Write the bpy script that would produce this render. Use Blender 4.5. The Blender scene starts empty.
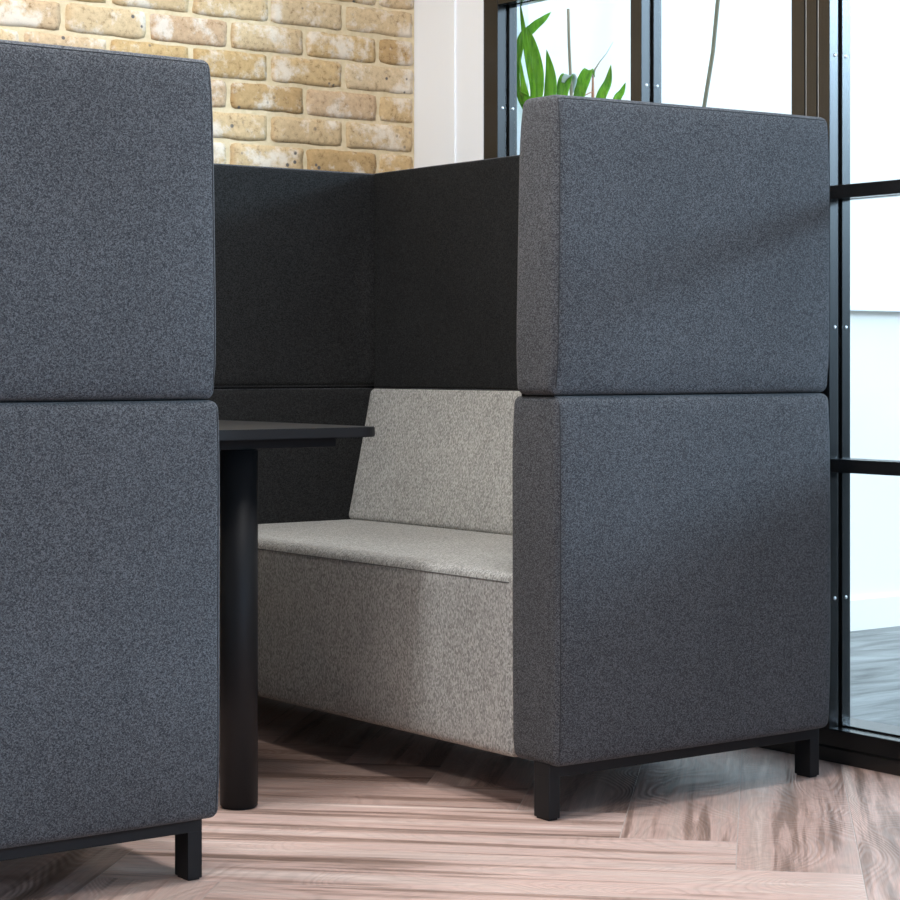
import bpy, bmesh, math, random
from mathutils import Vector, Matrix, noise
random.seed(7)
C = bpy.context.scene.collection

# ------------------------------------------------------------------ materials
def new_mat(name):
    m = bpy.data.materials.new(name); m.use_nodes = True
    nt = m.node_tree; b = nt.nodes['Principled BSDF']
    return m, nt, b
def N(nt, t, **kw):
    n = nt.nodes.new(t)
    for k, v in kw.items():
        if k in n.inputs: n.inputs[k].default_value = v
        else: setattr(n, k, v)
    return n
def ramp(nt, stops, fac):
    r = nt.nodes.new('ShaderNodeValToRGB'); e = r.color_ramp.elements
    while len(e) < len(stops): e.new(0.5)
    for i, (p, c) in enumerate(stops):
        e[i].position = p; e[i].color = (*c, 1)
    nt.links.new(fac, r.inputs[0]); return r
def plain(name, col, rough=.5, metal=0, spec=.5):
    m, nt, b = new_mat(name)
    b.inputs['Base Color'].default_value = (*col, 1); b.inputs['Roughness'].default_value = rough
    b.inputs['Metallic'].default_value = metal; b.inputs['Specular IOR Level'].default_value = spec
    return m

def fabric(name, dark, mid, light, scale=400, stretch=1.0, bump=.15, sheen=.0):
    m, nt, b = new_mat(name); L = nt.links
    tc = N(nt, 'ShaderNodeTexCoord'); mp = N(nt, 'ShaderNodeMapping')
    mp.inputs['Scale'].default_value = (1, 1, stretch)
    L.new(tc.outputs['Object'], mp.inputs[0])
    n1 = N(nt, 'ShaderNodeTexNoise', Scale=scale, Detail=1.0, Roughness=.6)
    L.new(mp.outputs[0], n1.inputs['Vector'])
    n2 = N(nt, 'ShaderNodeTexNoise', Scale=3.0, Detail=3.0)
    L.new(tc.outputs['Object'], n2.inputs['Vector'])
    vo = N(nt, 'ShaderNodeTexVoronoi', Scale=scale*1.25); L.new(mp.outputs[0], vo.inputs['Vector'])
    sx = N(nt, 'ShaderNodeSeparateColor'); L.new(vo.outputs['Color'], sx.inputs[0])
    av = N(nt, 'ShaderNodeMix', data_type='FLOAT'); av.inputs[0].default_value = .62
    L.new(n1.outputs['Fac'], av.inputs[2]); L.new(sx.outputs[0], av.inputs[3])
    r = ramp(nt, [(.22, dark), (.5, mid), (.78, light)], av.outputs[0])
    mx = N(nt, 'ShaderNodeMix', data_type='RGBA', blend_type='MULTIPLY')
    mx.inputs[0].default_value = 1
    r2 = ramp(nt, [(.3, (.9, .9, .9)), (.7, (1.06, 1.06, 1.06))], n2.outputs['Fac'])
    L.new(r.outputs[0], mx.inputs[6]); L.new(r2.outputs[0], mx.inputs[7])
    L.new(mx.outputs[2], b.inputs['Base Color'])
    b.inputs['Roughness'].default_value = .95; b.inputs['Specular IOR Level'].default_value = .15
    b.inputs['Sheen Weight'].default_value = sheen; b.inputs['Sheen Roughness'].default_value = .5
    bp = N(nt, 'ShaderNodeBump', Strength=bump, Distance=.001)
    L.new(n1.outputs['Fac'], bp.inputs['Height']); L.new(bp.outputs[0], b.inputs['Normal'])
    return m

M = {}
M['charcoal'] = fabric('charcoal_melange_fabric', (.024, .025, .028), (.060, .0605, .065), (.108, .109, .115), scale=470, sheen=.06)
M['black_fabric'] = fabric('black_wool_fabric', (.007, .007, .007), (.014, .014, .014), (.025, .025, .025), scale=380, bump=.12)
M['grey_fabric'] = fabric('light_grey_melange_fabric', (.20, .193, .18), (.32, .31, .29), (.45, .438, .41), scale=330, stretch=.5, bump=.2)
M['seam'] = plain('seam_thread', (.018, .018, .020), .9)
M['grey_seam'] = plain('grey_seam_thread', (.10, .095, .09), .9)
M['black_metal'] = plain('black_powder_coat', (.013, .013, .014), .5, 0, .22)
M['table_black'] = plain('table_black', (.016, .016, .017), .55, 0, .3)
M['frame'] = plain('window_frame_paint', (.009, .008, .0075), .22)
M['frame'].node_tree.nodes['Principled BSDF'].inputs['IOR'].default_value = 1.58
M['groove_glint'] = plain('groove_glint_grey', (.45, .45, .45), .4)  # pale grey for the light caught in the post grooves
M['steel'] = plain('screw_steel', (.75, .76, .78), .3, .6)
M['plaster'] = plain('white_plaster', (.90, .905, .92), .8)
M['ceiling'] = plain('ceiling_white', (.8, .79, .77), .9)
M['ext'] = plain('outside_white_render', (.86, .79, .72), .9)
M['grey_paint'] = plain('grey_wall_paint', (.22, .22, .23), .8)

# glass: thin clear pane
m, nt, b = new_mat('window_glass'); nt.nodes.remove(b)
o = nt.nodes['Material Output']; tr = N(nt, 'ShaderNodeBsdfTransparent'); gl = N(nt, 'ShaderNodeBsdfGlossy', Roughness=.01)
tr.inputs[0].default_value = (.965, .98, .985, 1)
lw0 = N(nt, 'ShaderNodeLayerWeight', Blend=.5); pw = N(nt, 'ShaderNodeMath', operation='POWER'); pw.inputs[1].default_value = 5
nt.links.new(lw0.outputs['Facing'], pw.inputs[0]); lw = N(nt, 'ShaderNodeMath', operation='MULTIPLY_ADD'); lw.inputs[1].default_value = .9; lw.inputs[2].default_value = .03
nt.links.new(pw.outputs[0], lw.inputs[0]); mx = N(nt, 'ShaderNodeMixShader')
nt.links.new(lw.outputs[0], mx.inputs[0]); nt.links.new(tr.outputs[0], mx.inputs[1]); nt.links.new(gl.outputs[0], mx.inputs[2])
nt.links.new(mx.outputs[0], o.inputs[0]); M['glass'] = m

# bricks
m, nt, b = new_mat('london_stock_brick'); L = nt.links
at = N(nt, 'ShaderNodeAttribute', attribute_name='tint'); tc = N(nt, 'ShaderNodeTexCoord')
base = ramp(nt, [(0, (.44, .28, .125)), (.3, (.52, .345, .155)), (.55, (.56, .385, .195)), (.8, (.58, .43, .26)), (1, (.50, .315, .18))], at.outputs['Fac'])
n1 = N(nt, 'ShaderNodeTexNoise', Scale=70, Detail=8.0, Roughness=.75); L.new(tc.outputs['Object'], n1.inputs['Vector'])
n2 = N(nt, 'ShaderNodeTexNoise', Scale=11, Detail=5.0, Roughness=.7); L.new(tc.outputs['Object'], n2.inputs['Vector'])
n3 = N(nt, 'ShaderNodeTexVoronoi', Scale=26.0); L.new(tc.outputs['Object'], n3.inputs['Vector'])
r1 = ramp(nt, [(.34, (.45, .38, .30)), (.45, (.92, .91, .90)), (.62, (1.1, 1.1, 1.12)), (.72, (1.3, 1.35, 1.45))], n1.outputs['Fac'])
mu = N(nt, 'ShaderNodeMix', data_type='RGBA', blend_type='MULTIPLY'); mu.inputs[0].default_value = .9
L.new(base.outputs[0], mu.inputs[6]); L.new(r1.outputs[0], mu.inputs[7])
r2 = ramp(nt, [(.50, (0, 0, 0)), (.62, (1, 1, 1))], n2.outputs['Fac'])
mw = N(nt, 'ShaderNodeMix', data_type='RGBA'); L.new(mu.outputs[2], mw.inputs[6]); mw.inputs[7].default_value = (.80, .72, .62, 1)
ml = N(nt, 'ShaderNodeMath', operation='MULTIPLY'); ml.inputs[1].default_value = .65
L.new(r2.outputs[0], ml.inputs[0]); L.new(ml.outputs[0], mw.inputs[0])
r3 = ramp(nt, [(.0, (1, 1, 1)), (.10, (1, 1, 1)), (.16, (0, 0, 0))], n3.outputs['Distance'])
n4 = N(nt, 'ShaderNodeTexNoise', Scale=9.0, Detail=2.0); L.new(tc.outputs['Object'], n4.inputs['Vector'])
r4 = ramp(nt, [(.52, (0, 0, 0)), (.6, (1, 1, 1))], n4.outputs['Fac'])
mm = N(nt, 'ShaderNodeMath', operation='MULTIPLY'); L.new(r3.outputs[0], mm.inputs[0]); L.new(r4.outputs[0], mm.inputs[1])
md = N(nt, 'ShaderNodeMix', data_type='RGBA'); L.new(mm.outputs[0], md.inputs[0]); L.new(mw.outputs[2], md.inputs[6]); md.inputs[7].default_value = (.12, .10, .09, 1)
L.new(md.outputs[2], b.inputs['Base Color']); b.inputs['Roughness'].default_value = .92
bp = N(nt, 'ShaderNodeBump', Strength=.5, Distance=.003); L.new(n1.outputs['Fac'], bp.inputs['Height']); L.new(bp.outputs[0], b.inputs['Normal'])
M['brick'] = m
m, nt, b = new_mat('cream_mortar'); L = nt.links
tc = N(nt, 'ShaderNodeTexCoord'); n1 = N(nt, 'ShaderNodeTexNoise', Scale=60, Detail=5.0); L.new(tc.outputs['Object'], n1.inputs['Vector'])
r1 = ramp(nt, [(.3, (.58, .45, .27)), (.7, (.70, .56, .36))], n1.outputs['Fac']); L.new(r1.outputs[0], b.inputs['Base Color'])
b.inputs['Roughness'].default_value = .95
bp = N(nt, 'ShaderNodeBump', Strength=.3, Distance=.003); L.new(n1.outputs['Fac'], bp.inputs['Height']); L.new(bp.outputs[0], b.inputs['Normal'])
M['mortar'] = m

# floor planks: uv in metres along (x) and across (y) each plank, tint per plank
m, nt, b = new_mat('limed_oak_herringbone'); L = nt.links
uv = N(nt, 'ShaderNodeUVMap', uv_map='plank'); at = N(nt, 'ShaderNodeAttribute', attribute_name='tint')
sep = N(nt, 'ShaderNodeSeparateXYZ'); L.new(uv.outputs[0], sep.inputs[0])
sc = N(nt, 'ShaderNodeMath', operation='MULTIPLY'); sc.inputs[1].default_value = 37.0; L.new(at.outputs['Fac'], sc.inputs[0])
cmb = N(nt, 'ShaderNodeCombineXYZ'); L.new(sep.outputs[0], cmb.inputs[0]); L.new(sep.outputs[1], cmb.inputs[1]); L.new(sc.outputs[0], cmb.inputs[2])
mp = N(nt, 'ShaderNodeMapping'); mp.inputs['Scale'].default_value = (.42, 8.0, 1.0); L.new(cmb.outputs[0], mp.inputs[0])
g1 = N(nt, 'ShaderNodeTexNoise', Scale=2.6, Detail=6.0, Roughness=.6, Distortion=.4); L.new(mp.outputs[0], g1.inputs['Vector'])
mp2 = N(nt, 'ShaderNodeMapping'); mp2.inputs['Scale'].default_value = (1.0, 2.2, 1.0); L.new(cmb.outputs[0], mp2.inputs[0])
g2 = N(nt, 'ShaderNodeTexNoise', Scale=2.2, Detail=1.0, Roughness=.4, Distortion=.5); L.new(mp2.outputs[0], g2.inputs['Vector'])
# cathedral rings: sine of a smooth field
s1 = N(nt, 'ShaderNodeMath', operation='MULTIPLY'); s1.inputs[1].default_value = 250.0; L.new(g2.outputs['Fac'], s1.inputs[0])
s2 = N(nt, 'ShaderNodeMath', operation='SINE'); L.new(s1.outputs[0], s2.inputs[0])
s3 = N(nt, 'ShaderNodeMapRange'); s3.inputs[1].default_value = -1; s3.inputs[2].default_value = 1; L.new(s2.outputs[0], s3.inputs[0])
base = ramp(nt, [(.30, (.18, .115, .09)), (.41, (.34, .23, .19)), (.48, (.58, .41, .36)), (.58, (.54, .41, .36)), (.70, (.72, .58, .52))], g1.outputs['Fac'])
tt = ramp(nt, [(0, (.60, .56, .52)), (.4, (.95, .90, .87)), (1, (1.2, 1.18, 1.16))], at.outputs['Fac'])
mu = N(nt, 'ShaderNodeMix', data_type='RGBA', blend_type='MULTIPLY'); mu.inputs[0].default_value = 1
L.new(base.outputs[0], mu.inputs[6]); L.new(tt.outputs[0], mu.inputs[7])
rr = ramp(nt, [(0, (.86, .85, .84)), (.35, (1, 1, 1)), (1, (1.03, 1.03, 1.03))], s3.outputs[0])
mr = N(nt, 'ShaderNodeMix', data_type='RGBA', blend_type='MULTIPLY'); mr.inputs[0].default_value = .5
L.new(mu.outputs[2], mr.inputs[6]); L.new(rr.outputs[0], mr.inputs[7])
mp3 = N(nt, 'ShaderNodeMapping'); mp3.inputs['Scale'].default_value = (14.0, 320.0, 1.0); L.new(cmb.outputs[0], mp3.inputs[0])
g3 = N(nt, 'ShaderNodeTexNoise', Scale=1.0, Detail=3.0); L.new(mp3.outputs[0], g3.inputs['Vector'])
rf = ramp(nt, [(.35, (.86, .86, .86)), (.65, (1.08, 1.08, 1.08))], g3.outputs['Fac'])
mf = N(nt, 'ShaderNodeMix', data_type='RGBA', blend_type='MULTIPLY'); mf.inputs[0].default_value = .8
L.new(mr.outputs[2], mf.inputs[6]); L.new(rf.outputs[0], mf.inputs[7])
# bevel line at the plank edge
def edge(nt, sock, top):
    a = N(nt, 'ShaderNodeMath', operation='SUBTRACT'); a.inputs[0].default_value = top; nt.links.new(sock, a.inputs[1])
    c = N(nt, 'ShaderNodeMath', operation='MINIMUM'); nt.links.new(sock, c.inputs[0]); nt.links.new(a.outputs[0], c.inputs[1]); return c
e1 = edge(nt, sep.outputs[0], 1.26); e2 = edge(nt, sep.outputs[1], .21)
e3 = N(nt, 'ShaderNodeMath', operation='MINIMUM'); L.new(e1.outputs[0], e3.inputs[0]); L.new(e2.outputs[0], e3.inputs[1])
e4 = N(nt, 'ShaderNodeMapRange'); e4.inputs[1].default_value = .0003; e4.inputs[2].default_value = .0012; L.new(e3.outputs[0], e4.inputs[0])
me_ = N(nt, 'ShaderNodeMix', data_type='RGBA'); L.new(e4.outputs[0], me_.inputs[0]); me_.inputs[6].default_value = (.52, .44, .40, 1)
L.new(mf.outputs[2], me_.inputs[7])
L.new(me_.outputs[2], b.inputs['Base Color'])
b.inputs['Specular IOR Level'].default_value = .55
ro = N(nt, 'ShaderNodeMapRange'); ro.inputs[3].default_value = .30; ro.inputs[4].default_value = .42; L.new(s3.outputs[0], ro.inputs[0]); L.new(ro.outputs[0], b.inputs['Roughness'])
hs = N(nt, 'ShaderNodeMath', operation='ADD'); L.new(s3.outputs[0], hs.inputs[0])
h2 = N(nt, 'ShaderNodeMath', operation='MULTIPLY'); h2.inputs[1].default_value = 1.2; L.new(e4.outputs[0], h2.inputs[0]); L.new(h2.outputs[0], hs.inputs[1])
bp = N(nt, 'ShaderNodeBump', Strength=.35, Distance=.0012); L.new(hs.outputs[0], bp.inputs['Height']); L.new(bp.outputs[0], b.inputs['Normal'])
M['floor'] = m

# outdoor paving
m, nt, b = new_mat('outdoor_grey_stone'); L = nt.links
tc = N(nt, 'ShaderNodeTexCoord'); mp = N(nt, 'ShaderNodeMapping'); mp.inputs['Scale'].default_value = (.8, 3.2, 1); mp.inputs['Rotation'].default_value = (0, 0, .5)
L.new(tc.outputs['Object'], mp.inputs[0])
n1 = N(nt, 'ShaderNodeTexNoise', Scale=3.2, Detail=7.0, Roughness=.6, Distortion=.8); L.new(mp.outputs[0], n1.inputs['Vector'])
r1 = ramp(nt, [(.32, (.12, .12, .115)), (.48, (.22, .22, .21)), (.68, (.38, .38, .37))], n1.outputs['Fac']); L.new(r1.outputs[0], b.inputs['Base Color'])
b.inputs['Roughness'].default_value = .6
bp = N(nt, 'ShaderNodeBump', Strength=.5, Distance=.02); L.new(n1.outputs['Fac'], bp.inputs['Height']); L.new(bp.outputs[0], b.inputs['Normal'])
M['paving'] = m
# leaf
m, nt, b = new_mat('green_leaf'); L = nt.links
tc = N(nt, 'ShaderNodeTexCoord'); n1 = N(nt, 'ShaderNodeTexNoise', Scale=30, Detail=2.0)
mp = N(nt, 'ShaderNodeMapping'); mp.inputs['Scale'].default_value = (5, 5, .3); L.new(tc.outputs['Object'], mp.inputs[0]); L.new(mp.outputs[0], n1.inputs['Vector'])
r1 = ramp(nt, [(.35, (.045, .20, .002)), (.65, (.12, .36, .004))], n1.outputs['Fac']); L.new(r1.outputs[0], b.inputs['Base Color'])
b.inputs['Roughness'].default_value = .6; b.inputs['Specular IOR Level'].default_value = .2
M['leaf'] = m
M['leaf_grey'] = plain('faded_leaf_tip', (.30, .38, .33), .5)
M['stem_tan'] = plain('dry_stem', (.30, .25, .17), .8)
M['stem_orange'] = plain('rusty_stem', (.50, .22, .13), .8)
M['cane'] = plain('bamboo_cane', (.13, .12, .075), .7)
M['light_blocker'] = plain('dark_light_blocker', (.03, .045, .055), .9)  # dark finish of the unseen walls added to shape the light
M['pot'] = plain('grey_clay_pot', (.25, .24, .23), .8)
M['soil'] = plain('soil', (.05, .035, .025), 1)

# ------------------------------------------------------------------ helpers
def link(name, me, mat=None, parent=None):
    o = bpy.data.objects.new(name, me); C.objects.link(o)
    if parent is not None: o.parent = parent
    if mat is not None:
        for mm in (mat if isinstance(mat, (list, tuple)) else [mat]): o.data.materials.append(mm)
    return o
def empty(name, loc=(0, 0, 0), parent=None):
    o = bpy.data.objects.new(name, None); C.objects.link(o); o.location = loc; o.empty_display_size = .05
    if parent is not None: o.parent = parent
    return o
def tag(o, label=None, cat=None, group=None, kind=None):
    if label: o['label'] = label
    if cat: o['category'] = cat
    if group: o['group'] = group
    if kind: o['kind'] = kind
    return o
def add_box(bm, x0, x1, y0, y1, z0, z1, bev=0):
    r = bmesh.ops.create_cube(bm, size=1)
    vs = r['verts']
    for v in vs:
        v.co = Vector(((x0+x1)/2 + v.co.x*(x1-x0), (y0+y1)/2 + v.co.y*(y1-y0), (z0+z1)/2 + v.co.z*(z1-z0)))
    if bev:
        es = list({e for v in vs for e in v.link_edges})
        bmesh.ops.bevel(bm, geom=es, offset=bev, segments=2, affect='EDGES', profile=.6)
def bm_obj(name, bm, mat, parent=None, smooth=False):
    bmesh.ops.recalc_face_normals(bm, faces=bm.faces)
    me = bpy.data.meshes.new(name); bm.to_mesh(me); bm.free()
    if smooth:
        for p in me.polygons: p.use_smooth = True
    return link(name, me, mat, parent)
def boxes(name, lst, mat, parent=None, bev=.0015):
    bm = bmesh.new()
    for t in lst: add_box(bm, *t, bev=bev)
    return bm_obj(name, bm, mat, parent)
def tube_mesh(pts, rad, seg=6, closed=False):
    """verts, faces of a tube along pts; rad may be a list"""
    V = []; F = []; n = len(pts)
    pts = [Vector(p) for p in pts]
    up = Vector((0, 0, 1))
    for i, p in enumerate(pts):
        if closed: t = pts[(i+1) % n] - pts[i-1]
        else: t = pts[min(i+1, n-1)] - pts[max(i-1, 0)]
        t.normalize()
        a = t.cross(Vector((.3, .2, .93)) if abs(t.z) < .9 else Vector((1, .1, 0))); a.normalize(); b_ = t.cross(a)
        r = rad[i] if isinstance(rad, (list, tuple)) else rad
        for k in range(seg):
            an = 2*math.pi*k/seg
            V.append(p + a*math.cos(an)*r + b_*math.sin(an)*r)
    for i in range(n if closed else n-1):
        j = (i+1) % n
        for k in range(seg):
            k2 = (k+1) % seg
            F.append((i*seg+k, i*seg+k2, j*seg+k2, j*seg+k))
    if not closed:
        F.append(tuple(range(seg))[::-1]); F.append(tuple((n-1)*seg+k for k in range(seg)))
    return V, F
def tube(name, pts, rad, mat, parent=None, seg=6, closed=False):
    V, F = tube_mesh(pts, rad, seg, closed)
    me = bpy.data.meshes.new(name); me.from_pydata([tuple(v) for v in V], [], F)
    for p in me.polygons: p.use_smooth = True
    return link(name, me, mat, parent)

# upholstered block: rounded box, puffed faces; deform(p, n01) for shear and tucks
def axis(a, b, r, step=.02):
    L_ = b - a
    n = max(2, int((L_-2*r)/step))
    return [a, a+.12*r, a+.35*r, a+.65*r] + [a+r+(L_-2*r)*i/n for i in range(n+1)] + [b-.65*r, b-.35*r, b-.12*r, b]
class Block:
    def __init__(s, lo, hi, r=.014, puff=(0, 0, 0), deform=None, wr=0.0, seed=0, mirror=None):
        s.lo, s.hi, s.r, s.puff, s.deform, s.wr, s.seed, s.mirror = lo, hi, r, puff, deform, wr, seed, mirror
    def f(s, p):
        p = Vector(p); r = s.r
        q = Vector([min(max(p[i], s.lo[i]+r), s.hi[i]-r) for i in range(3)])
        d = p - q
        if d.length > 1e-9:
            # map the square corner onto a round one
            m_ = max(abs(c) for c in d); d = d.normalized()*m_ if m_ > 0 else d
        p2 = q + d
        t = [2*(p2[i]-s.lo[i])/(s.hi[i]-s.lo[i]) - 1 for i in range(3)]
        def w(x, k=6): return max(0, 1-abs(x)**k)
        out = p2.copy()
        for i in range(3):
            if s.puff[i]:
                j, k = [a for a in range(3) if a != i]
                out[i] += s.puff[i]*t[i]*(w(t[j], 4)*.45+.55*w(t[k], 6)) if i == 1 else s.puff[i]*t[i]*w(t[j], 4)*w(t[k], 4)
        if s.wr:
            sd = Vector((s.seed*3.1, s.seed*1.7, 0))
            nz = noise.noise(Vector((p2.x*7, p2.y*7, p2.z*1.4))+sd)
            edge_ = max(0, abs(t[2])-.80)/.20
            nz2 = noise.noise(Vector((p2.x*34, p2.y*34, p2.z*8))+sd)*edge_*1.3*(1.0 if t[2] < 0 else .35)*(1-edge_)*3
            nrm = Vector([t[i] if abs(t[i]) > .9 else 0 for i in range(3)])
            nrm.z = 0
            out += nrm*s.wr*(nz*.7+nz2)
        if s.deform: out = s.deform(out, t)
        if s.mirror is not None: out.x = s.mirror - out.x
        return out
    def build(s, name, mats, parent=None, facemat=None, step=.02):
        ax = [axis(s.lo[i], s.hi[i], s.r, step) for i in range(3)]
        idx = {}; V = []; F = []; FM = []
        def vid(key):
            if key not in idx:
                idx[key] = len(V); V.append(tuple(s.f((ax[0][key[0]], ax[1][key[1]], ax[2][key[2]]))))
            return idx[key]
        n = [len(a)-1 for a in ax]
        for i in range(3):
            j, k = (i+1) % 3, (i+2) % 3
            for side in (0, n[i]):
                for a in range(n[j]):
                    for c in range(n[k]):
                        def key(x, y):
                            kk = [0, 0, 0]; kk[i] = side; kk[j] = x; kk[k] = y; return tuple(kk)
                        q = [vid(key(a, c)), vid(key(a+1, c)), vid(key(a+1, c+1)), vid(key(a, c+1))]
                        if (side == 0) != (s.mirror is not None): q.reverse()
                        F.append(q)
                        FM.append(facemat(i, 0 if side == 0 else 1) if facemat else 0)
        me = bpy.data.meshes.new(name); me.from_pydata(V, [], F)
        for p, fm in zip(me.polygons, FM): p.use_smooth = True; p.material_index = fm
        return link(name, me, mats, parent)
    def seam_rect(s, i, side, inset, off=.0003):
        """points around face (axis i, side) perimeter, inset from the edge"""
        j, k = [a for a in range(3) if a != i]
        lo, hi = s.lo, s.hi; pts = []
        c = [(lo[j]+inset, lo[k]+inset), (hi[j]-inset, lo[k]+inset), (hi[j]-inset, hi[k]-inset), (lo[j]+inset, hi[k]-inset)]
        for a in range(4):
            p, q = c[a], c[(a+1) % 4]; m_ = int(max(abs(p[0]-q[0]), abs(p[1]-q[1]))/.012)+1
            for t in range(m_):
                v = [0, 0, 0]; v[i] = hi[i] if side else lo[i]
                v[j] = p[0]+(q[0]-p[0])*t/m_; v[k] = p[1]+(q[1]-p[1])*t/m_
                o_ = s.f(v); o_[i] += off*(1 if side else -1)*(-1 if (i == 0 and s.mirror is not None) else 1)
                pts.append(o_)
        return pts

# ------------------------------------------------------------------ booth sofas
W, LV, T, S, B = .7305, 1.5112, 1.356, .7945, .1035
VEND = LV + .112
def booth(name, label, x_front, sign, seed):
    """sign=1: sofa faces -x with its front at x_front; sign=-1: faces +x"""
    root = empty(name, (x_front, 0, 0))
    tag(root, label, 'booth sofa', 'high-backed booth sofas')
    mir = None if sign == 1 else 0.0
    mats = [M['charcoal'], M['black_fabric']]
    def panel(nm, y0, y1, z0, z1, inner, sd, puff, fold=0):
        def dfm(p, t):
            # front edge leans out a touch below the top
            if z0 > .5:
                p.x -= .007*(1-(t[2]*.5+.5))*(1 if t[0] < 0 else 0)*abs(t[0])
            if z0 > .5 and sign == -1 and t[0] < 0: p.x += .013*abs(t[0])
            if z0 > .5 and sign == 1 and y0 < 1: p.z += .0035*(t[0]+1)*max(0, t[2])
            if z0 > .5 and y0 < 1 and t[1] > 0: p.y -= .010*t[1]*max(0, t[2]*.5+.5)
            if fold and t[1] < 0:
                p.y -= fold*math.exp(-((p.x-.610)/.016)**2)*max(0, 1-t[2]**2)**.7*(1-.35*t[2])*(1 if abs(t[1]) > .5 else 0)
            return p
        bl = Block((0, y0, z0), (W, y1, z1), r=.015, puff=(.004, puff, 0), wr=.004, seed=sd, deform=dfm, mirror=mir)
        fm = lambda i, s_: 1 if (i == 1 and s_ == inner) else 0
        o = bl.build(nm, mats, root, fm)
        if z0 > .5:
            yy = y0 if inner else y1; q0 = .007
            pth = [(q0, yy, z0+.014+(z1-q0-z0-.014)*q/40) for q in range(41)] + [(q0+(W-2*q0)*q/50, yy, z1-q0) for q in range(1, 51)] + [(W-q0, yy, z1-q0-(z1-q0-z0-.014)*q/40) for q in range(1, 41)]
            tube('seam', [bl.f(v) + Vector((0, (-.0003 if inner else .0003), 0)) for v in pth], .0009, M['seam'], o, 5)
        else: tube('seam', [bl.f((.006, y0 if inner else y1, z0+.01+(z1-z0-.02)*q/60)) + Vector((0, (-.0003 if inner else .0003), 0)) for q in range(61)], .0009, M['seam'], o, 5)
        return o
    gap = .0009
    panel('lower_end_panel', .006, .139, B, S-gap, 1, seed, .012)
    panel('upper_end_panel', .010, .118, S+gap, T, 1, seed+2, .018)
    panel('lower_end_panel', LV, LV+.112, B, S-gap, 0, seed+4, .004)
    panel('upper_end_panel', LV-.007, LV+.10, S+gap, 1.350, 0, seed+6, .003, .010)
    XX = (.008, W-.014) if sign == 1 else (-W+.014, -.020)
    boxes('gap_shade_strip', [(*XX, .021, .119, S-.008, S+.008)], M['black_fabric'], root, .001)  # black filler closing the panel gap, stands in for its shade
    boxes('gap_shade_strip', [(*XX, LV+.008, LV+.086, S-.008, S+.008)], M['black_fabric'], root, .001)  # same dark gap shade at the far end
    # backs between the end panels
    for nm, z0, z1, sd in (('lower_back_panel', B, S-.001, 1), ('upper_back_panel', S-.004, 1.350, 3)):
        bl = Block((W-.112, .124, z0), (W-.004, LV-.001, z1), r=.008, puff=(.004, 0, 0), wr=.003, seed=seed+sd, mirror=mir)
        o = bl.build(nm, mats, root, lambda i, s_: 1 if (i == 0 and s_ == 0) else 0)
        tube('seam', bl.seam_rect(0, 1, .006), .0011, M['seam'], o, 5, True)
    # seat
    bl = Block((0, .134, B-.002), (W-.114, LV-.002, .4538), r=.016, puff=(.003, 0, .004), wr=.0015, seed=seed+9, mirror=mir)
    seat = bl.build('seat', M['grey_fabric'], root)
    zz = .4538-.017
    pts = [bl.f((0, .13+(LV-.15)*t/80, zz)) + Vector((-.0002*sign, 0, 0)) for t in range(1, 81)]
    tube('seam', pts, .0012, M['grey_seam'], seat, 5)
    # backrest, raked
    def rake(p, t):
        k = (p.z-.4538)/(S-.005-.4538)
        xf = .534 + .078*k; xb = W-.108
        p.x = xf + (p.x-.534)*(xb-xf)/(W-.112-.534)
        return p
    bl = Block((.534, .132, .452), (W-.112, LV-.004, S-.005), r=.016, puff=(.004, 0, 0), deform=rake, mirror=mir)
    bl.build('backrest', M['grey_fabric'], root)
    # steel base frame and legs
    X = (lambda a, c: (a, c)) if sign == 1 else (lambda a, c: (-c, -a))
    ins = .0045 if sign == 1 else .020
    fr = []
    for y in (.032, VEND-.072): fr.append((*X(ins, W-.0045), y, y+.045, .080, B+.004))
    for x in (.15, W-.06): fr.append((*X(x, x+.03), .060, VEND-.05, .084, B+.001))
    boxes('base_frame', fr, M['black_metal'], root, .002)
    for y in (.032, VEND-.072):
        for x in (ins, W-.0045-.027):
            l = boxes('leg', [(*X(x, x+.027), y, y+.045, .003, .082)], M['black_metal'], root, .002)
            boxes('glide', [(*X(x+.003, x+.024), y+.004, y+.041, 0, .004)], M['black_metal'], l, .0005)
    return root
booth('booth_sofa', 'charcoal booth sofa with a light grey seat and backrest, beside the glass wall', 0, 1, 11)
booth('booth_sofa', 'nearer charcoal booth sofa at the left edge, only its outer side showing', -.7160, -1, 40)

# ------------------------------------------------------------------ table
tb = empty('booth_table', (-.392, .490, 0)); tag(tb, 'black booth table on a round pedestal between the two sofas', 'table')
def rounded_slab(x0, x1, y0, y1, z0, z1, r, seg=10):
    bm = bmesh.new(); pts = []
    for cx, cy, a0 in ((x1-r, y1-r, 0), (x0+r, y1-r, 90), (x0+r, y0+r, 180), (x1-r, y0+r, 270)):
        for k in range(seg+1):
            a = math.radians(a0+90*k/seg); pts.append((cx+r*math.cos(a), cy+r*math.sin(a)))
    vb = [bm.verts.new((x, y, z0)) for x, y in pts]; f = bm.faces.new(vb)
    e = bmesh.ops.extrude_face_region(bm, geom=[f]); vv = [g for g in e['geom'] if isinstance(g, bmesh.types.BMVert)]
    bmesh.ops.translate(bm, verts=vv, vec=(0, 0, z1-z0))
    es = [ed for ed in bm.edges if abs(ed.verts[0].co.z-ed.verts[1].co.z) < 1e-6]
    bmesh.ops.bevel(bm, geom=es, offset=.0015, segments=2, affect='EDGES')
    return bm
ox, oy = -.392, .490
bm = rounded_slab(-.615-ox, -.118-ox, .395-oy, 1.47-oy, .7105, .7300, .045); bm_obj('tabletop', bm, M['table_black'], tb)
bm = bmesh.new(); bmesh.ops.create_cone(bm, segments=48, radius1=.0365, radius2=.0365, depth=.688, cap_ends=True)
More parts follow.
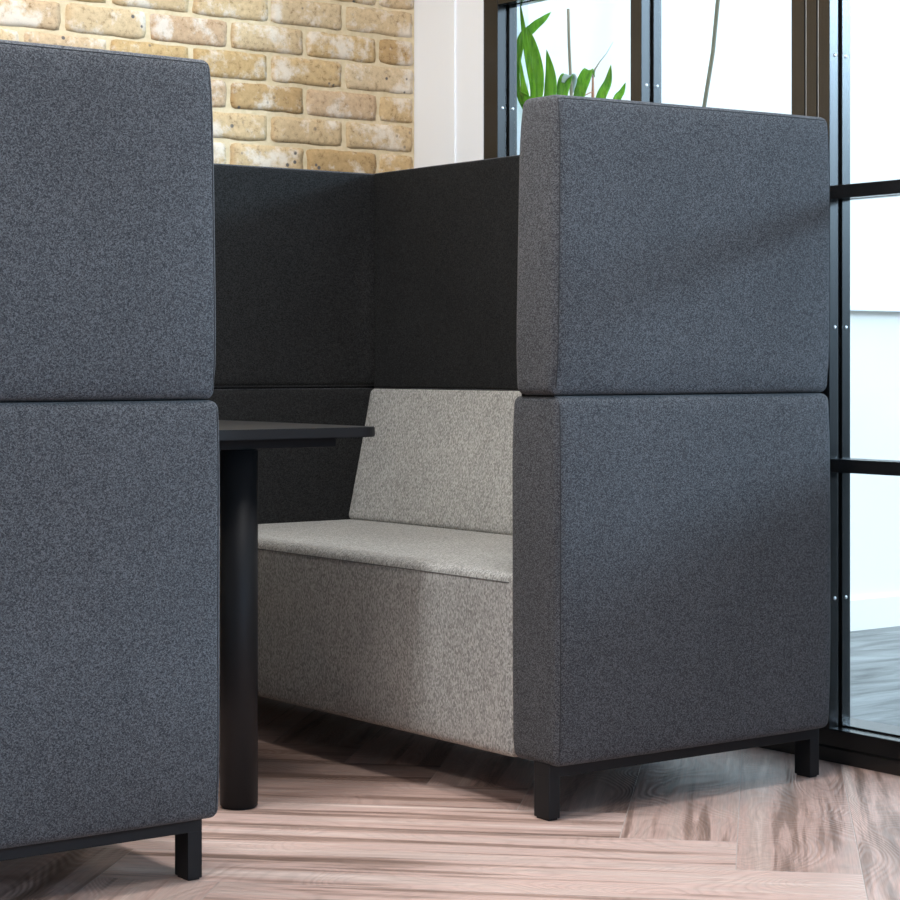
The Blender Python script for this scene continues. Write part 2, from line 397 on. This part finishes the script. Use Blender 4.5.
bmesh.ops.translate(bm, verts=bm.verts, vec=(0, 0, .344+.002))
bmesh.ops.bevel(bm, geom=[e for e in bm.edges if abs(e.verts[0].co.z-e.verts[1].co.z) < 1e-6], offset=.003, segments=2, affect='EDGES')
p_ = bm_obj('pedestal', bm, M['black_metal'], tb)
for p in p_.data.polygons: p.use_smooth = abs(p.normal.z) < .5
bm = bmesh.new(); bmesh.ops.create_cone(bm, segments=32, radius1=.032, radius2=.032, depth=.003, cap_ends=True)
bmesh.ops.translate(bm, verts=bm.verts, vec=(0, 0, .0015)); bm_obj('foot_pad', bm, M['black_metal'], p_)
boxes('support_bracket', [(-.19, .205, -.03, .03, .690, .7105), (-.029, .029, .031, .85, .6905, .7103)], M['black_metal'], tb, .0015)
# second pedestal toward the far end
o2 = p_.copy(); o2.location = (0, .78, 0); C.objects.link(o2); o2.parent = tb

# ------------------------------------------------------------------ floor (herringbone of 0.21 m planks at 45 degrees)
w_, n_ = .21, 6
V = []; F = []; UVS = []; TI = []
P0, Q0 = .12, -.09; s2_ = math.sqrt(.5)
def pq(P, Q):
    p = P0+P*w_; q = Q0+Q*w_; return ((p+q)*s2_, (q-p)*s2_, 0)
XL, XR, YN, YF = -4.5, .93, -5.2, 1.66
rnd = random.Random(5)
def addq(a, c, pw, ph, horiz):
    cs = [(a, c), (a+pw, c), (a+pw, c+ph), (a, c+ph)]
    w3 = [pq(*k) for k in cs]
    cx_ = sum(k[0] for k in w3)/4; cy_ = sum(k[1] for k in w3)/4
    if not (XL-.7 < cx_ < XR+.7 and YN-.7 < cy_ < YF+.7): return
    i0 = len(V); V.extend(w3); F.append((i0, i0+1, i0+2, i0+3))
    Lp = n_*w_
    uv4 = [(0, 0), (Lp, 0), (Lp, w_), (0, w_)] if horiz else [(0, w_), (0, 0), (Lp, 0), (Lp, w_)]
    UVS.append(uv4); TI.append(rnd.random())
for i in range(-45, 45):
    for j in range(-45, 45):
        s_ = (i+j) % (2*n_)
        if s_ == n_: addq(i, j, n_, 1, True)
        if s_ == 0: addq(i, j, 1, n_, False)
me = bpy.data.meshes.new('floor'); me.from_pydata(V, [], F)
uvl = me.uv_layers.new(name='plank'); ta = me.attributes.new('tint', 'FLOAT', 'FACE')
for fi, p in enumerate(me.polygons):
    ta.data[fi].value = TI[fi]
    for li, u_ in zip(p.loop_indices, UVS[fi]): uvl.data[li].uv = u_
bm = bmesh.new(); bm.from_mesh(me)
for co, no in (((XL, 0, 0), (-1, 0, 0)), ((XR, 0, 0), (1, 0, 0)), ((0, YN, 0), (0, -1, 0)), ((0, YF, 0), (0, 1, 0))):
    bmesh.ops.bisect_plane(bm, geom=bm.verts[:]+bm.edges[:]+bm.faces[:], plane_co=co, plane_no=no, clear_outer=True)
bm.normal_update()
bmesh.ops.reverse_faces(bm, faces=[f for f in bm.faces if f.normal.z < 0])
bm.to_mesh(me); bm.free()
fl = link('floor', me, M['floor']); tag(fl, kind='structure')

# ------------------------------------------------------------------ brick wall
VB = 1.66; UB = .860
V = []; F = []; TI = []; MI = []
def brick(x0, x1, z0, z1, sd, tint):
    nx, nz = max(4, int((x1-x0)/.014)), 6
    i0 = len(V)
    for a in range(nx+1):
        for c in range(nz+1):
            fx = x0+(x1-x0)*a/nx; fz = z0+(z1-z0)*c/nz
            # round corners, ragged arrises
            tx = min(fx-x0, x1-fx); tz = min(fz-z0, z1-fz)
            d = min(tx, tz)
            q = noise.noise(Vector((fx*25, sd, fz*25)))
            y = VB - .0065 + (0.0045 if d < 1e-6 else 0) + q*.0022
            jx = noise.noise(Vector((fx*40+9, sd, fz*40)))*.0045; jz = noise.noise(Vector((fx*28, sd+5, fz*40)))*.0032
            if tx < 1e-6 and tz < 1e-6:
                fx += .0025*(1 if fx < (x0+x1)/2 else -1); fz += .0025*(1 if fz < (z0+z1)/2 else -1)
            V.append((fx+jx, y, fz+jz))
    for a in range(nx):
        for c in range(nz):
            q0 = i0+a*(nz+1)+c; F.append((q0, q0+nz+1, q0+nz+2, q0+1)); TI.append(tint); MI.append(0)
    # skirt back into the mortar
    ring = [i0+a*(nz+1) for a in range(nx+1)] + [i0+nx*(nz+1)+c for c in range(1, nz+1)] + [i0+a*(nz+1)+nz for a in range(nx-1, -1, -1)] + [i0+c for c in range(nz-1, 0, -1)]
    j0 = len(V)
    for v in ring: V.append((V[v][0], VB+.006, V[v][2]))
    for k in range(len(ring)):
        k2 = (k+1) % len(ring); F.append((ring[k], j0+k, j0+k2, ring[k2])); TI.append(tint); MI.append(0)
rnd = random.Random(21)
for row in range(0, 38):
    z0 = 1.4265+.0775*(row-19)+.0045; z1 = z0+.0685
    z0 = max(z0, 0)
    if z1 > 2.8 or z1 <= z0+.02: continue
    x = UB-.004
    half = (row % 2 == 0)
    first = True
    while x > -4.5:
        Lb = .1125 if (first and half) else .222
        first = False
        jz = rnd.uniform(-.0015, .0015)
        brick(x-Lb+rnd.uniform(0, .003), x-rnd.uniform(0, .003), z0+jz, z1+jz+rnd.uniform(-.002, .001), rnd.uniform(0, 90), rnd.random())
        x -= Lb+.010
i0 = len(V)
for c in ((XL, VB-.0005, 0), (UB, VB-.0005, 0), (UB, VB-.0005, 2.8), (XL, VB-.0005, 2.8), (XL, VB+.2, 0), (UB+.0, VB+.2, 0), (UB+.0, VB+.2, 2.8), (XL, VB+.2, 2.8)): V.append(c)
for q in ((0, 1, 2, 3), (5, 4, 7, 6), (4, 0, 3, 7), (1, 5, 6, 2), (3, 2, 6, 7)):
    F.append(tuple(i0+k for k in q)); TI.append(0); MI.append(1)
me = bpy.data.meshes.new('wall_back'); me.from_pydata(V, [], F)
ta = me.attributes.new('tint', 'FLOAT', 'FACE')
for fi, p in enumerate(me.polygons):
    ta.data[fi].value = TI[fi]; p.material_index = MI[fi]; p.use_smooth = MI[fi] == 0
tag(link('wall_back', me, [M['brick'], M['mortar']]), kind='structure')

# ------------------------------------------------------------------ plaster return, ceiling, other walls
tag(boxes('wall_right', [(.862, 1.02, 1.479, VB+.2, 0, 2.8)], M['plaster'], bev=0), kind='structure')
tag(boxes('trim_1', [(.868, 1.02, 1.361, 1.479, 0, 2.8)], M['plaster'], bev=0), kind='structure')
tag(boxes('ceiling', [(XL-.1, 1.02, YN-.1, VB+.2, 2.8, 2.95)], M['ceiling'], bev=0), kind='structure')
tag(boxes('wall_left', [(XL-.12, XL, YN, VB, 0, 2.8)], M['grey_paint'], bev=0), kind='structure')
tag(boxes('wall_front', [(XL-.12, 1.02, YN-.12, YN, 0, 2.8)], M['plaster'], bev=0), kind='structure')

# ------------------------------------------------------------------ steel-framed glass wall along x = .87
UI = .870; GI, GO = .899, .905; UO = .935
ZR = (.6355, 1.2225, 1.800)
tag(boxes('trim_2', [(UI, UO, YN, 1.361, 0, .070), (UI-.008, UI, YN, 1.361, 0, .032), (GI+.010, UO+.06, YN, 1.361, .060, .074)], M['frame'], bev=.002), kind='structure')
tag(boxes('trim_3', [(UI, UO, YN, 1.361, 2.42, 2.8)], M['frame'], bev=.002), kind='structure')
def upright(n, v0, v1, grooves=()):
    # two flats with the glazing rebate between them, set on a core
    lst = [(UI, GI-.002, v0, v1, .068, 2.43), (GO+.004, UO, v0, v1, .068, 2.43), (GI-.003, GO+.005, v0+.012, v1-.012, .068, 2.43)]
    if grooves:
        lst = lst[1:]; a = v0
        for g in list(grooves)+[None]:
            b_ = v1 if g is None else g-.0025
            lst.append((UI, GI-.002, a, b_, .068, 2.43)); a = None if g is None else g+.0025
    o = boxes('trim_%d' % n, lst, M['frame'], bev=.0012); tag(o, kind='structure')
    if grooves:
        boxes('groove_glint', [(UI+.004, UI+.02, g-.0025, g+.0025, .07, 2.42) for g in grooves], M['groove_glint'], o, 0)  # pale strips painted as the light reflections in the grooves
    for z in (.349, .933, 1.519):
        for u_ in (UI+.0165, .921):
            bm = bmesh.new(); r = bmesh.ops.create_uvsphere(bm, u_segments=12, v_segments=6, radius=.0042)
            for v in r['verts']: v.co = Vector((v.co.x+u_, v.co.y*.6+v0, v.co.z+z))
            bm_obj('screw', bm, M['steel'], o, True)
    return o
upright(4, 1.302, 1.361)
upright(5, .744, .783)
upright(6, .139, .252, (.174, .210))
vs = [(-.96, -.92), (-1.52, -1.48), (-2.17, -2.06), (-2.71, -2.67), (-3.25, -3.21), (-3.79, -3.75), (-4.44, -4.33)]
for k, (a, c) in enumerate(vs): upright(7+k, a, c)
edges_ = [1.302, (.744, .783), (.139, .252)] + vs
right = 1.302; nwin = 1
for (a, c) in [(.744, .783), (.139, .252)] + [(x, y) for x, y in vs]:
    lo, hi = c, right
    o = boxes('window_%d' % nwin, [(UI+.001, GI-.002, lo, hi, z-.0145, z+.0145) for z in ZR] + [(GO+.004, UO-.002, lo, hi, z-.0145, z+.0145) for z in ZR] + [(GI-.003, GO+.005, lo, hi, z-.005, z+.005) for z in ZR], M['frame'], bev=.0012)
    tag(o, kind='structure')
    boxes('glass_pane', [(GI, GO, lo-.006, hi+.006, .066, 2.425)], M['glass'], o, 0)
    right = a; nwin += 1

# ------------------------------------------------------------------ outside
tag(boxes('ground', [(UO+.061, 18, -8, 1.65, -.12, -.002)], M['paving'], bev=0), kind='structure')
tag(boxes('wall_outside', [(1.02, 9, 1.65, 1.90, -.1, 3.6)], M['ext'], bev=0), kind='structure')
tag(boxes('baseboard_outside', [(1.021, 9, 1.636, 1.65, -.002, .098)], M['ext'], bev=.002), kind='structure')
tag(boxes('trim_20', [(2.30, 4.6, 1.61, 1.65, 1.024, 1.042)], M['plaster'], bev=.002), kind='structure')

tag(boxes('wall_sun_blocker', [(1.25, 1.45, -6, -.27, -.1, .80)], M['light_blocker'], bev=0), kind='structure')  # unseen block added to keep the sun off the lower sofa panels
tag(boxes('wall_reflection_blocker', [(1.3, 18, -8.2, -8, -.1, 2.0)], M['light_blocker'], bev=0), kind='structure')  # unseen wall added as a dark reflection for the window frames
# plant
pl = empty('potted_plant', (1.16, 1.28, 0)); tag(pl, 'green strap-leaved plant in a pot standing outside the glass wall', 'plant')
ox, oy = 1.16, 1.28
prof = [(.0, 0), (.10, 0), (.115, .01), (.15, .30), (.158, .305), (.158, .335), (.145, .335), (.14, .30), (0, .30)]
bm = bmesh.new(); ring = []
for r_, z_ in prof:
    ring.append([bm.verts.new((r_*math.cos(2*math.pi*k/40), r_*math.sin(2*math.pi*k/40), z_)) for k in range(40)] if r_ else [bm.verts.new((0, 0, z_))])
for a, c in zip(ring, ring[1:]):
    for k in range(40):
        k2 = (k+1) % 40
        if len(a) == 1: bm.faces.new((a[0], c[k2], c[k]))
        elif len(c) == 1: bm.faces.new((a[k], a[k2], c[0]))
        else: bm.faces.new((a[k], a[k2], c[k2], c[k]))
po = bm_obj('pot', bm, M['pot'], pl, True)
bm = bmesh.new(); bmesh.ops.create_cone(bm, segments=32, radius1=.138, radius2=.134, depth=.02, cap_ends=True); bmesh.ops.translate(bm, verts=bm.verts, vec=(0, 0, .305)); bm_obj('soil', bm, M['soil'], pl)
for k, (dx, dy, top) in enumerate(((-.03, .0, 1.34), (.02, .02, 1.36), (.03, -.02, 1.30))):
    tube('stem', [(dx*.8, dy, .31), (dx*1.2, dy*1.5, .7), (dx*.6-.02, dy, 1.0), (dx-.03, dy, top)], [.014, .013, .012, .010], M['stem_tan'], pl, 8)
def spline(P, n=22):
    out = []
    P = [Vector(p) for p in P]
    Q = [P[0]*2-P[1]] + P + [P[-1]*2-P[-2]]
    for i in range(1, len(Q)-2):
        for k in range(n//(len(P)-1)+1):
            t = k/(n//(len(P)-1)+1)
            a, b_, c, d = Q[i-1:i+3]
            out.append(.5*((2*b_)+(c-a)*t+(2*a-5*b_+4*c-d)*t*t+(3*b_-a-3*c+d)*t**3))
    out.append(P[-1]); return out
def leaf(pts, width, base, mat='leaf', fold=.25, tw=0):
    """strap leaf from the crown through pts; width = widest, metres"""
    P = spline([base]+pts); n = len(P)
    V = []; F = []
    side0 = Vector((.804, -.595, 0))
    for i, p in enumerate(P):
        s = i/(n-1); t = (P[min(i+1, n-1)]-P[max(i-1, 0)]).normalized()
        sd = side0 - t*side0.dot(t); sd.normalize(); sd = Matrix.Rotation(tw*s, 3, t) @ sd
        nm = sd.cross(t)
        wd = width*.5*min(1, .35+1.3*s)*(1-max(0, (s-.5)/.5)**2.0)+.0004
        for u_ in (-1, -.5, 0, .5, 1):
            V.append(p+sd*wd*u_+nm*abs(u_)*wd*fold)
    m_ = len(V)
    for i in range(n-1):
        for k in range(4): F.append((i*5+k, i*5+k+1, (i+1)*5+k+1, (i+1)*5+k))
    me = bpy.data.meshes.new('leaf'); me.from_pydata([tuple(v-Vector((ox, oy, 0))) for v in V], [], F)
    for p in me.polygons: p.use_smooth = True
    o = link('leaf', me, M[mat], pl)
    md = o.modifiers.new('s', 'SOLIDIFY'); md.thickness = .0012
    return o
def pt(x, z, dy=0): return Vector((x, 1.3+dy, z))
cr = lambda dx, z=1.34: Vector((ox+dx, oy, z))
leaf([pt(1.00, 1.50), pt(.985, 1.586), pt(.968, 1.663), pt(.953, 1.741), pt(.943, 1.80)], .016, cr(-.06))
leaf([pt(1.012, 1.50), pt(1.006, 1.587), pt(.999, 1.640), pt(.984, 1.695), pt(.967, 1.74)], .031, cr(-.05))
#leaf([pt(.995, 1.50, .02), pt(.985, 1.587, .02), pt(.972, 1.65, .02), pt(.960, 1.70, .02)], .022, cr(-.06))
leaf([pt(.97, 1.55, .03), pt(.958, 1.690, .02), pt(.99, 1.735, .01), pt(1.021, 1.762), pt(1.048, 1.784)], .024, cr(-.06), tw=.6)
leaf([pt(1.041, 1.50), pt(1.046, 1.577), pt(1.045, 1.625), pt(1.033, 1.683)], .032, cr(-.04))
leaf([pt(1.080, 1.50), pt(1.086, 1.570), pt(1.098, 1.612), pt(1.116, 1.618), pt(1.122, 1.600)], .034, cr(-.02))
leaf([pt(1.092, 1.613, -.004), pt(1.108, 1.621, -.004), pt(1.124, 1.612, -.004), pt(1.120, 1.575, -.004)], .020, pt(1.085, 1.600, -.004), 'leaf_grey')
leaf([pt(1.134, 1.50), pt(1.146, 1.575), pt(1.163, 1.617), pt(1.180, 1.641), pt(1.200, 1.625)], .034, cr(0))
leaf([pt(1.196, 1.50), pt(1.222, 1.573), pt(1.246, 1.615), pt(1.257, 1.662)], .026, cr(.03))
leaf([pt(1.245, 1.50), pt(1.278, 1.570), pt(1.295, 1.591), pt(1.309, 1.618)], .020, cr(.05))
leaf([pt(.985, 1.50), pt(.963, 1.558), pt(.953, 1.591), pt(.943, 1.655)], .016, cr(-.07))
leaf([pt(.99, 1.50), pt(.972, 1.548), pt(.940, 1.567)], .016, cr(-.06))
leaf([pt(1.0, 1.47), pt(.972, 1.520), pt(.943, 1.535)], .018, cr(-.06))
# lower leaves, arching all round
for k in range(12):
    a = k*2.4; r_ = .22+.06*(k % 3); zt = 1.20+.05*(k % 4)
    ex, ey = ox+.06+r_*.72*math.cos(a), min(oy+.9*r_*math.sin(a), 1.58)
    ex = max(ex, .99)
    leaf([Vector((ox+(ex-ox)*.45, oy+(ey-oy)*.45, zt+.18)), Vector((ox+(ex-ox)*.85, oy+(ey-oy)*.85, zt+.12)), Vector((ex, ey, zt-.04))], .035, cr(0, 1.22))
def pstem(P, r, mat): tube('stem', [tuple(p-Vector((ox, oy, 0))) for p in P], r, M[mat], pl, 6)
pstem([cr(0, 1.30), pt(1.126, 1.45), pt(1.119, 1.55), pt(1.117, 1.583), pt(1.110, 1.702), pt(1.107, 1.798)], [.006, .0055, .005, .0045, .0042, .004], 'stem_tan')
pstem([cr(.02, 1.30), pt(1.190, 1.508), pt(1.193, 1.576), pt(1.193, 1.622)], [.006, .005, .0045, .003], 'stem_orange')
pstem([pt(1.193, 1.620), pt(1.200, 1.645), pt(1.218, 1.668)], [.0028, .0024, .0018], 'stem_tan')
pstem([pt(1.193, 1.620), pt(1.188, 1.636), pt(1.181, 1.642)], [.0025, .002, .0015], 'stem_tan')
pstem([pt(1.192, 1.585), pt(1.170, 1.575), pt(1.150, 1.567)], [.002, .0018, .0015], 'stem_orange')
pstem([pt(1.218, 1.668), pt(1.240, 1.69), pt(1.264, 1.724)], [.0016, .0012, .0006], 'leaf_grey')

cn = tube('garden_cane', [(1.50, 1.30, .0), (1.60, 1.37, .7), (1.69, 1.42, 1.25), (1.743, 1.45, 1.598), (1.778, 1.45, 1.76), (1.798, 1.45, 1.914), (1.815, 1.45, 2.1)], .006, M['cane'], None, 8)
tag(cn, 'thin dark cane seen through the glass behind the sofa top, right of the leaves', 'cane')

# ------------------------------------------------------------------ light
w = bpy.data.worlds.new('sky'); bpy.context.scene.world = w; w.use_nodes = True
bg = w.node_tree.nodes['Background']; bg.inputs[0].default_value = (.64, .83, 1.0, 1); bg.inputs[1].default_value = 2.9
def area(name, loc, target, sx, sy, power, col):
    l = bpy.data.lights.new(name, 'AREA'); l.shape = 'RECTANGLE'; l.size = sx; l.size_y = sy; l.energy = power; l.color = col
    o = bpy.data.objects.new(name, l); C.objects.link(o); o.location = loc
    o.rotation_euler = (Vector(target)-Vector(loc)).to_track_quat('-Z', 'Y').to_euler(); return o
pt_ = area('sky_portal', (.95, -1.9, 1.3), (-1, -1.9, 1.3), 6.6, 2.4, 1, (1, 1, 1))
pt_.data.cycles.is_portal = True
area('ceiling_light', (-.35, -.45, 2.76), (-.35, -.45, 0), .45, .45, 34, (1, .98, .965))
area('ceiling_light', (-1.2, .3, 2.76), (-1.2, 1.0, 0), .5, .5, 68, (.93, .97, 1))
area('ceiling_light', (-2.9, -1.6, 2.76), (-.2, .3, .6), .6, .6, 60, (1, .95, .90))
area('daylight_fill', (-.9, -5.0, 1.5), (-.6, 0, .9), 3.2, 2.2, 66, (.42, .68, 1))  # added blue fill for the front faces; the wall behind is closed
sl = bpy.data.lights.new('low_sun', 'SUN'); sl.energy = 3.5; sl.angle = math.radians(9); sl.color = (.55, .78, 1)
so = bpy.data.objects.new('low_sun', sl); C.objects.link(so)
so.rotation_euler = Vector((-1, .75, -.30)).to_track_quat('-Z', 'Y').to_euler()

# ------------------------------------------------------------------ camera
cam = bpy.data.cameras.new('camera'); co = bpy.data.objects.new('camera', cam); C.objects.link(co)
bpy.context.scene.camera = co
FPX, AL = 2107.8, math.radians(53.51)
cam.sensor_width = 36; cam.sensor_fit = 'HORIZONTAL'; cam.lens = FPX/900*36
co.location = (-2.48578, -3.01551, .8535)
fwd = Vector((math.cos(AL), math.sin(AL), 0))
co.rotation_euler = fwd.to_track_quat('-Z', 'Y').to_euler()
cam.shift_x = (450-447.15)/900; cam.shift_y = -(450-364.06)/900
cam.clip_start = .05

vs_ = bpy.context.scene.view_settings
bpy.context.scene.display_settings.display_device = 'sRGB'
vs_.view_transform = 'Standard'; vs_.look = 'None'; vs_.gamma = 1; vs_.use_curve_mapping = False; vs_.exposure = 0.0
cy = bpy.context.scene.cycles
cy.use_denoising = True; cy.max_bounces = 8; cy.transparent_max_bounces = 16
cy.sample_clamp_indirect = 6; cy.caustics_reflective = False; cy.caustics_refractive = False
